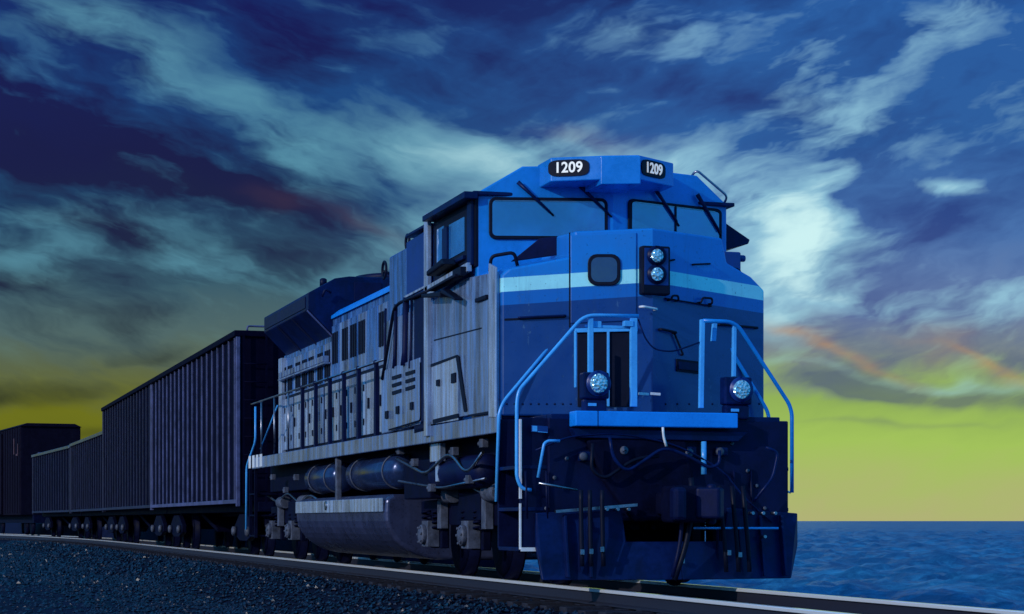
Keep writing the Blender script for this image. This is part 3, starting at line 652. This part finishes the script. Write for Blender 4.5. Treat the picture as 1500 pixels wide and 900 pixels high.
for yy, zz in ((.9, 1.55), (1.5, 1.15), (2.2, 1.5), (3.3, 1.08), (4.2, 1.42), (5.0, 1.6), (12.6, 1.4), (13.6, 1.2), (14.9, 1.45)):
    mb = MB(); mb.box(-1.52, -1.44, yy, yy+.13, zz, zz+.1); mb.cyl((-1.48, yy+.11, zz+.05), (-1.48, yy+.25, zz+.05), .03, 8); mb.build('pipe_valve', M['under_grey'], L, .008)

# --- front end: deck, anticlimber, end plate, plough, steps
FP = (Vector((0, -1.02, 0)), Vector((0, -1, 0)))
mb = MB(); mb.box(-1.30, 1.30, -1.0, .05, 1.78, 1.84); mb.build('front_deck', M['navy'], L, .01)
ac = MB(); ac.box(-1.10, .72, -1.22, -1.0, 1.705, 1.865)
aco = ac.build('anticlimber', M['bright'], L, .012)
mb = MB(); mb.box(-.86, -.853, -1.223, -1.0, 1.703, 1.867); mb.build('joint', M['navy'], aco)
mb = MB(); mb.box(-1.33, 1.40, -1.0, -.80, .72, 1.80); ep = mb.build('end_plate', M['deep'], L, .015)
mb = MB(); plate(mb, [(832, 628), (1090, 634), (1075, 648), (840, 642)], (Vector((0, -1.0, 0)), (0, -1, 0)), 0, .12); mb.build('stiffener', M['navy'], ep, .01)
mb = MB(); plate(mb, [(855, 645), (902, 640), (1000, 645), (1012, 700), (985, 760), (925, 765), (880, 705)], (Vector((0, -1.0, 0)), (0, -1, 0)), 0, .10); mb.build('draft_pocket', M['under'], ep, .03)
# plough: two angled blades
PLW = Vector((-.16, -1, 0)).normalized(); PRW = Vector((.16, -1, 0)).normalized()
mb = MB()
xm = .02
for sgn in (-1, 1):
    xo = -1.47 if sgn < 0 else 1.50
    xi = xm; yo, yi = -1.02, -1.28
    lo = -1.44 if sgn < 0 else 1.36
    bf = lambda x, z: (x, yi+(yo-yi)*abs((x-xi)/(xo-xi))-(.12 if z < .3 else 0), z)
    notch = [(xi, .22), (xi, .46), (xi+sgn*.52, .46), (xi+sgn*.60, .78)]
    poly = [bf(x, z) for x, z in [(xi, .10), (xi, .50), (xi+sgn*.55, .50), (xi+sgn*.60, .86), (xo, .80), (xo, .45), (lo, .10)]]
    mb.add([Vector(p) for p in poly]+[Vector(p)+Vector((0, .05, 0)) for p in poly], [list(range(7)), list(range(7, 14))[::-1]]+[(i, i+7, (i+1) % 7+7, (i+1) % 7) for i in range(7)])
plw = mb.build('plough', M['navy'], L, .012)
mb = MB(); mb.prism([(-1.30, -1.12, .83), (-.45, -1.26, .90), (-.45, -1.26, .87), (-1.30, -1.12, .80)], (0, -.05, 0)); mb.build('plough_lip', M['steel'], plw)
for x, z in ((-.78, .84), (-.66, .84), (-.54, .84), (.86, .80), (.98, .80), (1.12, .80), (1.0, .55)): MB().cyl((x, -1.3, z), (x, -1.18, z), .018, 8).build('bolt', M['steel'], plw)
for px in ([(846, 760), (848, 760), (848, 838), (846, 838)], [(1048, 772), (1050, 772), (1050, 842), (1048, 842)]):
    mb = MB(); plate(mb, px, (Vector((0, -1.2, 0)), (0, -1, 0)), .02, .06); mb.build('plough_seam', M['deep'], plw)
for xx in (-1.2, -.95, .75, 1.0, 1.25):
    MB().prism([(xx, -1.14, .13), (xx+.03, -1.14, .13), (xx+.03, -1.02, .78), (xx, -1.02, .78)], (0, -.12, 0)).build('plough_rib', M['navy'], plw, .006)
# coupler
cp = MB(); cp.box(-.17, .17, -1.55, -.9, .78, 1.02); cp.box(-.27, .12, -1.85, -1.5, .70, 1.08)
cpo = cp.build('coupler', M['under'], L, .04, 3)
kn = MB(); kn.prism([(-.02, -1.86, .74), (.20, -1.98, .74), (.30, -1.86, .74), (.28, -1.6, .74), (.12, -1.5, .74), (.05, -1.66, .74)], (0, 0, .32)); kn.cyl((.2, -1.75, .68), (.2, -1.75, 1.10), .05, 12); kn.build('knuckle', M['deep'], cpo, .03, 3)
mb = MB(); mb.box(-.30, -.16, -2.0, -1.82, .72, 1.06); mb.build('guard_arm', M['deep'], cpo, .04)
# uncoupling levers and hoses
def px_tube(name, px, Y, r, m, rad=.08, par=L):
    mb = MB(); mb.tube(arc([hit(x, y, (0, Y + (q[0] if q else 0), 0), (0, 1, 0)) for x, y, *q in px], rad), r, 10); return mb.build(name, M[m], par)
px_tube('uncoupling_lever', [(788, 700), (797, 650), (803, 646), (820, 646)], -1.18, .016, 'rail_blue')
px_tube('uncoupling_lever', [(1104, 735), (1132, 700), (1140, 662), (1122, 656)], -1.18, .016, 'navy')
px_tube('uncoupling_rod', [(789, 708), (846, 718)], -1.30, .014, 'steel')
px_tube('uncoupling_rod', [(1016, 774), (1140, 774)], -1.32, .012, 'rail_blue')
px_tube('jumper_cable', [(893, 640), (898, 672), (918, 692), (945, 674), (972, 655), (1003, 666), (1040, 686), (1054, 680), (1054, 660)], -1.24, .018, 'navy', .2)
px_tube('jumper_cable', [(868, 650), (866, 690), (886, 702), (930, 672), (965, 668)], -1.2, .02, 'black', .2)
px_tube('jumper_cable', [(971, 626), (972, 640), (976, 654)], -1.3, .014, 'white', .1)
px_tube('jumper_cable', [(785, 660), (830, 640), (900, 634), (990, 650), (1060, 690), (1090, 730), (1130, 765)], -1.12, .011, 'navy', .4)
for x in (851, 864, 882):
    o = px_tube('air_hose', [(x, 718), (x, 745), (x+1, 800), (x+2, 830)], -1.36, .024, 'black', .1)
for x in (1058, 1076, 1092):
    px_tube('air_hose', [(x-4, 712), (x, 760), (x+4, 800), (x+6, 838)], -1.36, .024, 'black', .1)
px_tube('air_hose', [(1012, 700), (1015, 740), (1005, 800), (988, 850)], -1.5, .03, 'black', .3); px_tube('air_hose', [(1000, 712), (998, 790), (985, 846)], -1.5, .022, 'deep', .3)
for x, y in ((853, 809), (866, 808), (882, 805), (1068, 810), (1084, 813), (1000, 822)):
    p = hit(x, y, (0, -1.40, 0), (0, 1, 0)); MB().box(p.x-.022, p.x+.022, p.y-.01, p.y+.02, p.z-.028, p.z+.028).build('hose_clamp', M['steel'], L, .004)
px_tube('marker_rod', [(1031, 647), (1031, 695)], -1.1, .03, 'rail_blue')
mb = MB(); plate(mb, [(778, 623), (802, 625), (802, 635), (778, 633)], FP, 0, .02); npl = mb.build('builder_plate', M['dkblue'], L, .003)
mb = MB(); plate(mb, [(779, 624), (786, 624.5), (786, 632.5), (779, 632)], FP, .02, .024); plate(mb, [(787, 632.3), (801, 633.5), (801, 634.3), (787, 633.2)], FP, .02, .024); mb.build('plate_edge', M['rail_blue'], npl)
for x0, y0, x1, y1 in ((905, 652, 922, 668), (1002, 655, 1016, 672), (1046, 656, 1062, 668), (846, 662, 862, 676)):
    mb = MB(); plate(mb, [(x0, y0), (x1, y0), (x1, y1), (x0, y1)], (Vector((0, -1.0, 0)), (0, -1, 0)), 0, .09); o = mb.build('cable_socket', M['navy'], L, .012)
    p = hit((x0+x1)/2, (y0+y1)/2, (0, -1.09, 0), (0, 1, 0)); MB().lathe(p, (0, -1, 0), [(.045, 0), (.045, .025), (.035, .035), (.001, .035)], 16).build('socket_cap', M['under_grey'], o)
for x, y in ((812, 700), (830, 672), (1095, 690), (1072, 650), (1108, 712), (800, 745), (1120, 745)):
    p = hit(x, y, (0, -1.0, 0), (0, 1, 0)); MB().lathe(p, (0, -1, 0), [(.022, 0), (.022, .014), (.014, .02), (.001, .02)], 8).build('bolt', M['under_grey'], L)
for x in (770, 800, 1075, 1100): px_tube('bracket_bar', [(x, 690), (x+2, 760)], -1.03, .014, 'deep')
# bolts along the foot of the nose and window frames
for i in range(9):
    for pl, xa, xb in ((PL, 742, 836), (PR, 975, 1112)):
        x = xa+(xb-xa)*i/8; p = hit(x, 592, *pl); n = Vector(pl[1]); MB().lathe(p, n, [(.012, -.002), (.012, .006), (.001, .009)], 8).build('bolt', M['navy'], L)
# step wells
for s, xs in ((-1, (-1.62, -1.30)), (1, (1.20, 1.42))):
    mb = MB(); x0, x1 = xs
    mb.box(x0, x1, -.12, -.08, .42, 1.82); mb.box(x0 if s > 0 else x0, x1, -.95, -.91, .42, 1.80) if s < 0 else None
    mb.box(x1-.02 if s < 0 else x0, x1 if s < 0 else x0+.02, -.91, -.12, .42, 1.80)
    sw_ = mb.build('step_well', M['deep'], L, .008)
    for z in (.42, .84, 1.28):
        st = MB(); st.box(x0, x1, -.96, -.12, z-.02, z+.02); st.build('step_tread', M['navy'], sw_, .006)
    if s < 0:
        e = MB(); e.box(x0-.012, x0+.012, -.965, -.935, .95, 1.78); e.box(x0-.012, x0+.006, -.965, -.94, .42, .9); e.box(x0, x1, -.98, -.962, .40, .44); e.build('edge_strip', M['white'], sw_)
mb = MB(); mb.tube(arc([hit(x, y, (0, -.7, 0), (0, 1, 0)) for x, y in ((1120, 655), (1120, 684), (1114, 690))], .03), .02, 8); mb.build('grab_iron', M['yellow'], L)  # yellow bar added for the bright sky seen through the step well
px_tube('step_bar', [(1104, 727), (1150, 719), (1158, 722)], -.9, .012, 'white', .03)
# front stair handrails
def rail_px(name, px, Y, r, m, rad=.12): return px_tube(name, px, Y, r, m, rad)
rail_px('front_handrail', [(935, 463), (856, 462), (760, 572), (757, 590), (757, 700), (764, 716), (778, 718)], -1.02, .020, 'rail_blue', .12)
rail_px('front_handrail', [(812, 500), (738, 588), (731, 605), (727, 735)], -.15, .020, 'rail_blue', .12)
rail_px('front_handrail', [(1030, 470), (1078, 472), (1156, 592), (1160, 606), (1160, 722)], -1.02, .022, 'blue', .12)
rail_px('front_handrail', [(1060, 508), (1068, 509), (1116, 588), (1126, 606), (1127, 655)], -.15, .022, 'blue', .12)
def post(px, Y, w, m='rail_blue', d=.05):
    (x0, y0), (x1, y1) = px; a = hit(x0, y0, (0, Y, 0), (0, 1, 0)); b = hit(x1, y1, (0, Y, 0), (0, 1, 0))
    mb = MB(); mb.prism([(b.x-w/2, Y, b.z), (b.x+w/2, Y, b.z), (a.x+w/2, Y, a.z), (a.x-w/2, Y, a.z)], (0, d, 0)); return mb.build('handrail_post', M[m], L, .006)
post(((866, 466), (866, 548)), -1.02, .055); post(((929, 466), (929, 596)), -1.03, .075); post(((844, 484), (844, 568)), -.75, .02)
post(((1030, 468), (1028, 598)), -1.03, .05); post(((1077, 474), (1076, 552)), -1.02, .04); post(((1048, 474), (1046, 500)), -.9, .05)
mb = MB(); a = hit(858, 470, (0, -1.0, 0), (0, 1, 0)); b = hit(935, 482, (0, -1.0, 0), (0, 1, 0)); mb.box(a.x, b.x, -.98, -.96, b.z, b.z+.03); mb.box(a.x+.08, a.x+.18, -.99, -.95, b.z, a.z); mb.box(a.x+.42, a.x+.52, -1.04, -.96, b.z+.02, b.z+.08); mb.build('gate_chain_bar', M['rail_blue'], L, .004)
px_tube('gate_chain', [(935, 468), (945, 496), (958, 512), (985, 516), (1030, 500)], -1.0, .009, 'navy', .3)
# ditch lights
for (cx, cy), box, Y in (((876, 562), (855, 893, 545, 604), -1.12), ((1085, 571), (1062, 1102, 552, 612), -1.08)):
    a = hit(box[0], box[2], (0, Y, 0), (0, 1, 0)); b = hit(box[1], box[3], (0, Y, 0), (0, 1, 0)); c = hit(cx, cy, (0, Y, 0), (0, 1, 0))
    mb = MB(); mb.box(a.x, b.x, Y, Y+.16, c.z-.16, a.z); mb.box(a.x+.02, b.x-.02, Y+.03, Y+.16, b.z-.02, c.z-.16); dl = mb.build('ditch_light', M['navy'], L, .02)
    mb = MB(); mb.lathe((c.x, Y, c.z), (0, -1, 0), [(.135, 0), (.135, .03), (.124, .036), (.118, .012)], 28); mb.build('bezel', M['dkblue'], dl)
    mb = MB(); mb.lathe((c.x, Y-.012, c.z), (0, -1, 0), [(.115, 0), (.112, .016), (.085, .030), (.045, .038), (.001, .041)], 28); mb.build('lens', M['lens'], dl)
    mb = MB(); mb.box(c.x-.10, c.x-.01, Y+.02, Y+.03, c.z-.235, c.z-.205); mb.build('label_plate', M['rail_blue'], dl)

# ================================================================== TRACK
R0, S0 = 300.0, 50.0
def path(s):
    if s <= S0: return Vector((0, s, 0)), 0.0
    th = (s-S0)/R0; return Vector((-R0*(1-math.cos(th)), S0+R0*math.sin(th), 0)), th
def sweep(prof, s0, s1, ds, name, m, kindless=True):
    ss = []; s = s0
    while s < s1: ss.append(s); s += ds
    ss.append(s1); n = len(prof); vs = []; fs = []
    for s in ss:
        p, th = path(s); lx = Vector((math.cos(th), math.sin(th), 0))
        for x, z in prof: vs.append(p+lx*x+ZV*z)
    for i in range(len(ss)-1):
        for j in range(n): fs.append((i*n+j, i*n+(j+1) % n, (i+1)*n+(j+1) % n, (i+1)*n+j))
    fs += [list(range(n))[::-1], [(len(ss)-1)*n+j for j in range(n)]]
    return MB().add(vs, fs).build(name, m)
rp = [(-.036, -.008), (-.030, 0), (.030, 0), (.036, -.008), (.036, -.036), (.010, -.046), (.010, -.135), (.066, -.152), (.066, -.165), (-.066, -.165), (-.066, -.152), (-.010, -.135), (-.010, -.046), (-.036, -.036)]
tag(sweep([(x-.75, z) for x, z in rp], -40, 150, 2.0, 'rail', M['rail']), 'polished steel rail on the gravel side, under the near wheels', 'rail', 'rails of the track')
tag(sweep([(x+.75, z) for x, z in rp], -40, 150, 2.0, 'rail', M['rail']), 'polished steel rail on the sea side of the track', 'rail', 'rails of the track')
sb = MB(); sb.box(-1.3, 1.3, -.115, .115, -.32, -.17)
for sx in (-.75, .75): sb.box(sx-.17, sx+.17, -.09, .09, -.17, -.158)
sl0 = sb.build('sleeper', M['sleeper'], None, .012)
s = -16.0; first = True; i = 0
while s < 92 and i < 200:
    o = sl0 if first else sl0.copy()
    if not first: COL.objects.link(o)
    first = False; i += 1
    p, th = path(s); o.location = p+Vector((random.uniform(-.03, .03), 0, random.uniform(-.012, .002))); o.rotation_euler = (0, 0, th+random.uniform(-.012, .012))
    tag(o, 'dark timber sleeper under the two rails of the track', 'sleeper', 'sleepers under the rails')
    s += .61
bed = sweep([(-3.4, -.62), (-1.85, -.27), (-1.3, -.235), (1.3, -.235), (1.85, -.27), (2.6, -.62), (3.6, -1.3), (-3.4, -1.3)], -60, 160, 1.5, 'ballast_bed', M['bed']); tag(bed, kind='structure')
tag(sweep([(2.5, -1.3), (2.7, -.3), (3.2, .55), (3.9, .86), (4.8, .80), (5.6, .3), (6.0, -1.3)], 24, 160, 2.0, 'masking_bank', M['ground']), kind='structure')  # ridge added to hide the bright sea, keeping it dark under the cars
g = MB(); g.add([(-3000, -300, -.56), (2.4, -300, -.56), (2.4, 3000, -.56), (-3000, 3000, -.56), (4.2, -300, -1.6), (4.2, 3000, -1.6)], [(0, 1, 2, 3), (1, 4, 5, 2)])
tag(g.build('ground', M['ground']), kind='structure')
# loose ballast stones
sm = MB()
def stone(p, r):
    o = len(sm.v); ang = random.random()*6.28; ca, sa = math.cos(ang), math.sin(ang); el = random.uniform(.7, 1.4)
    for v in ((1, 0, 0), (-1, 0, 0), (0, 1, 0), (0, -1, 0), (0, 0, 1), (0, 0, -1)):
        k = r*random.uniform(.7, 1.25); x, y, z = v[0]*k*el+random.uniform(-.3, .3)*r, v[1]*k+random.uniform(-.3, .3)*r, v[2]*k*.75
        sm.v.append((p[0]+x*ca-y*sa, p[1]+x*sa+y*ca, p[2]+z))
    for f in ((0, 2, 4), (2, 1, 4), (1, 3, 4), (3, 0, 4), (2, 0, 5), (1, 2, 5), (3, 1, 5), (0, 3, 5)): sm.f.append([o+q for q in f]); sm.sm.append(False)
def bedz(x):
    for (a, za), (b, zb) in (((-3.4, -.62), (-1.85, -.27)), ((-1.85, -.27), (-1.3, -.235)), ((-1.3, -.235), (1.3, -.235)), ((1.3, -.235), (1.85, -.27)), ((1.85, -.27), (2.6, -.62))):
        if a <= x < b: return za+(zb-za)*(x-a)/(b-a)
    return -.56
for _ in range(9000):
    stone((random.uniform(-12, -3.2), random.uniform(-8, 22), -.56+random.uniform(-.01, .012)), random.uniform(.012, .05))
for _ in range(9000):
    sy = random.uniform(20, 78); p_, th_ = path(sy); x = random.uniform(-6.5, -1.35)
    stone((p_.x+x*math.cos(th_), p_.y+x*math.sin(th_), max(bedz(x), -.56)+random.uniform(-.005, .03)), random.uniform(.03, .075))
for _ in range(26000):
    u = random.random(); y = -14+40*u**1.3
    x = random.uniform(-3.6, 1.9) if random.random() < .8 else random.uniform(-5.2, -3.0)
    stone((x, y, max(bedz(x), -.56)+random.uniform(-.005, .03)), random.uniform(.018, .045))
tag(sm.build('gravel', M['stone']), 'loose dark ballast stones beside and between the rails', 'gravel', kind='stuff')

# ================================================================== SEA
N_A, rr = 260, []
r = 24.0
while r < 9000: rr.append(r); r *= 1.0115 if r < 320 else 1.06
vs = []; fs = []
waves = []
for k in range(26):
    wl = .8*1.11**k ; a = random.gauss(.35, .55); waves.append((2*math.pi/wl*math.cos(a), 2*math.pi/wl*math.sin(a), random.random()*6.28, wl*.0125))
for ri in rr:
    for j in range(N_A+1):
        az = R(-4)+R(44)*j/N_A; x = CAM.x+ri*math.sin(az); y = CAM.y+ri*math.cos(az); h = 0
        if ri < 500:
            for kx, ky, ph, am in waves: q = math.sin(kx*x+ky*y+ph); h += am*((1-abs(q))*1.5-.55)
        vs.append((x, y, -.95+h*.8))
n = N_A+1
for i in range(len(rr)-1):
    for j in range(N_A):
        if min(vs[i*n+j][0], vs[(i+1)*n+j][0]) > 2.7: fs.append((i*n+j, i*n+j+1, (i+1)*n+j+1, (i+1)*n+j))
b_ = MB(); b_.v = vs; b_.f = fs; b_.sm = [True]*len(fs)
tag(b_.build('sea', M['sea']), kind='structure')

# ================================================================== FREIGHT CARS
def freight_car(length, top, label, rib='rib_dark'):
    root = empty('gondola_car'); tag(root, label, 'freight car', 'freight cars behind the locomotive')
    h = length/2; w = 1.50
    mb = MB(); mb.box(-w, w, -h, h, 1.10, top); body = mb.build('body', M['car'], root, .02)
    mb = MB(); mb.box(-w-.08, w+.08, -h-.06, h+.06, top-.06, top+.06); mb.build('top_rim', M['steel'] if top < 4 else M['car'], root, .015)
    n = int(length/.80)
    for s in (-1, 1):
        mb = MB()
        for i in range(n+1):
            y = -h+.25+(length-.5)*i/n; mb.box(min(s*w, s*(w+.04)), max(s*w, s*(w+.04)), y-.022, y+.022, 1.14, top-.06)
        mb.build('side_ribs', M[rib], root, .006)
    for s in (-1, 1):
        for e in (-1, 1): MB().box(s*w-.04, s*w+.04, e*h-.04, e*h+.04, 1.0, top-.03).build('corner_post', M[rib], root, .01)
        MB().box(min(s*w, s*(w+.05)), max(s*w, s*(w+.05)), -h, h, 1.06, 1.14).build('side_sill', M[rib], root, .008)
    mb = MB(); mb.box(-1.1, 1.1, -h, h, .9, 1.1); mb.box(-.25, .25, -h-.5, h+.5, .82, 1.08); mb.build('underframe', M['under'], root, .01)
    for e in (-1, 1):
        ld = MB()
        for k in range(8): ld.cyl((-1.40, e*(h+.11), 1.3+k*.36), (-.95, e*(h+.11), 1.3+k*.36), .014, 8)
        for x in (-1.40, -.95): ld.box(x-.02, x+.02, e*(h+.10)-.015, e*(h+.10)+.015, 1.05, top)
        ld.build('ladder', M['car'], root)
        tr = MB(); y0 = e*(h-1.9)
        for s in (-1, 1):
            X = s*.98; tr.prism([(X, y0-1.15, .42), (X, y0-1.15, .62), (X, y0-.5, .86), (X, y0+.5, .86), (X, y0+1.15, .62), (X, y0+1.15, .42), (X, y0+.45, .30), (X, y0-.45, .30)], (s*.12, 0, 0))
        tr.box(-.98, .98, y0-.2, y0+.2, .5, .9); t_ = tr.build('truck', M['under'], root, .015)
        for q in (-.9, .9):
            for s in (-1, 1):
                wv = MB(); wv.lathe((s*.70, y0+q, .46), (s, 0, 0), [(.1, -.05), (.485, -.05), (.485, -.02), (.46, 0), (.452, .09), (.40, .10), (.2, .03), (.09, .11), (.001, .11)], 32); wv.build('wheel', M['under'], t_)
                jb = MB(); jb.lathe((s*1.10, y0+q, .50), (s, 0, 0), [(.10, 0), (.10, .08), (.06, .10), (.001, .1)], 14); jb.build('axle_cap', M['under_grey'], t_)
        hp = MB(); hp.prism([(-.8, y0-e*1.4, 1.0), (.8, y0-e*1.4, 1.0), (.5, y0-e*3.2, .45), (-.5, y0-e*3.2, .45)], (0, 0, .1)); hp.build('hopper_chute', M['car'], root)
    for e in (-1, 1): MB().tube(arc([(-1.3, e*(h-.1), top+.05), (-1.3, e*(h-.1), top+.16), (-.7, e*(h-.1), top+.16), (-.7, e*(h-.1), top+.05)], .05), .02, 8).build('rim_grab_rail', M['carrib'], root)
    return root
def put(root, s):
    p, th = path(s); root.location = p; root.rotation_euler = (0, 0, th)
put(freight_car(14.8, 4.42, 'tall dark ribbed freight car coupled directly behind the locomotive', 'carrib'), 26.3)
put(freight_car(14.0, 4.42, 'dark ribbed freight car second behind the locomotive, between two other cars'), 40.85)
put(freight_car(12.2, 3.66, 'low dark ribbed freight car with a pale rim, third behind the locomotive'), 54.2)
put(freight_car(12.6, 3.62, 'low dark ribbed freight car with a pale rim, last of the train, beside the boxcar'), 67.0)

# plum boxcar on the far siding
BX = hit(30, 770, (0, 84, 0), (0, 1, 0)); bx = empty('boxcar', (BX.x, BX.y, 0), R(6)); bx.location = Vector((BX.x, BX.y, 0))-Matrix.Rotation(R(6), 3, 'Z') @ Vector((-1.5, -7, 0))
tag(bx, 'tall plum coloured boxcar with faded lettering standing beyond the low freight cars', 'boxcar')
mb = MB(); mb.box(-1.5, 1.5, -7, 7, 1.0, 5.45); mb.build('body', M['boxcar'], bx, .03)
mb = MB(); mb.prism([(-1.56, -7.1, 5.45), (1.56, -7.1, 5.45), (1.2, -7.1, 5.62), (-1.2, -7.1, 5.62)], (0, 14.2, 0)); mb.build('roof', M['boxcar'], bx, .02)
mb = MB()
for i in range(18): mb.box(-1.53, -1.5, -6.9+i*.8, -6.86+i*.8, 1.1, 5.4)
mb.build('side_ribs', M['boxcar'], bx)
mb = MB(); mb.box(-1.6, -1.53, -1.2, 1.4, 1.05, 5.3); mb.build('sliding_door', M['boxcar'], bx, .02)
mb = MB(); mb.box(-.9, .9, -7.4, 7.4, .6, 1.0); mb.build('underframe', M['under'], bx)
for y0 in (-5, 5):
    for q in (-.9, .9):
        for s in (-1, 1):
            wv = MB(); wv.lathe((s*.7, y0+q, .46), (s, 0, 0), [(.1, -.05), (.48, -.05), (.46, 0), (.45, .1), (.2, .03), (.001, .1)], 24); wv.build('wheel', M['under'], bx)
lt = MB()
for a in ((-6.4, -6.3, 4.0, 4.6), (-6.1, -5.8, 4.0, 4.1), (-5.2, -5.05, 4.1, 4.9)): MB().box(-1.545, -1.532, *a).build('lettering', M['faded'], bx)
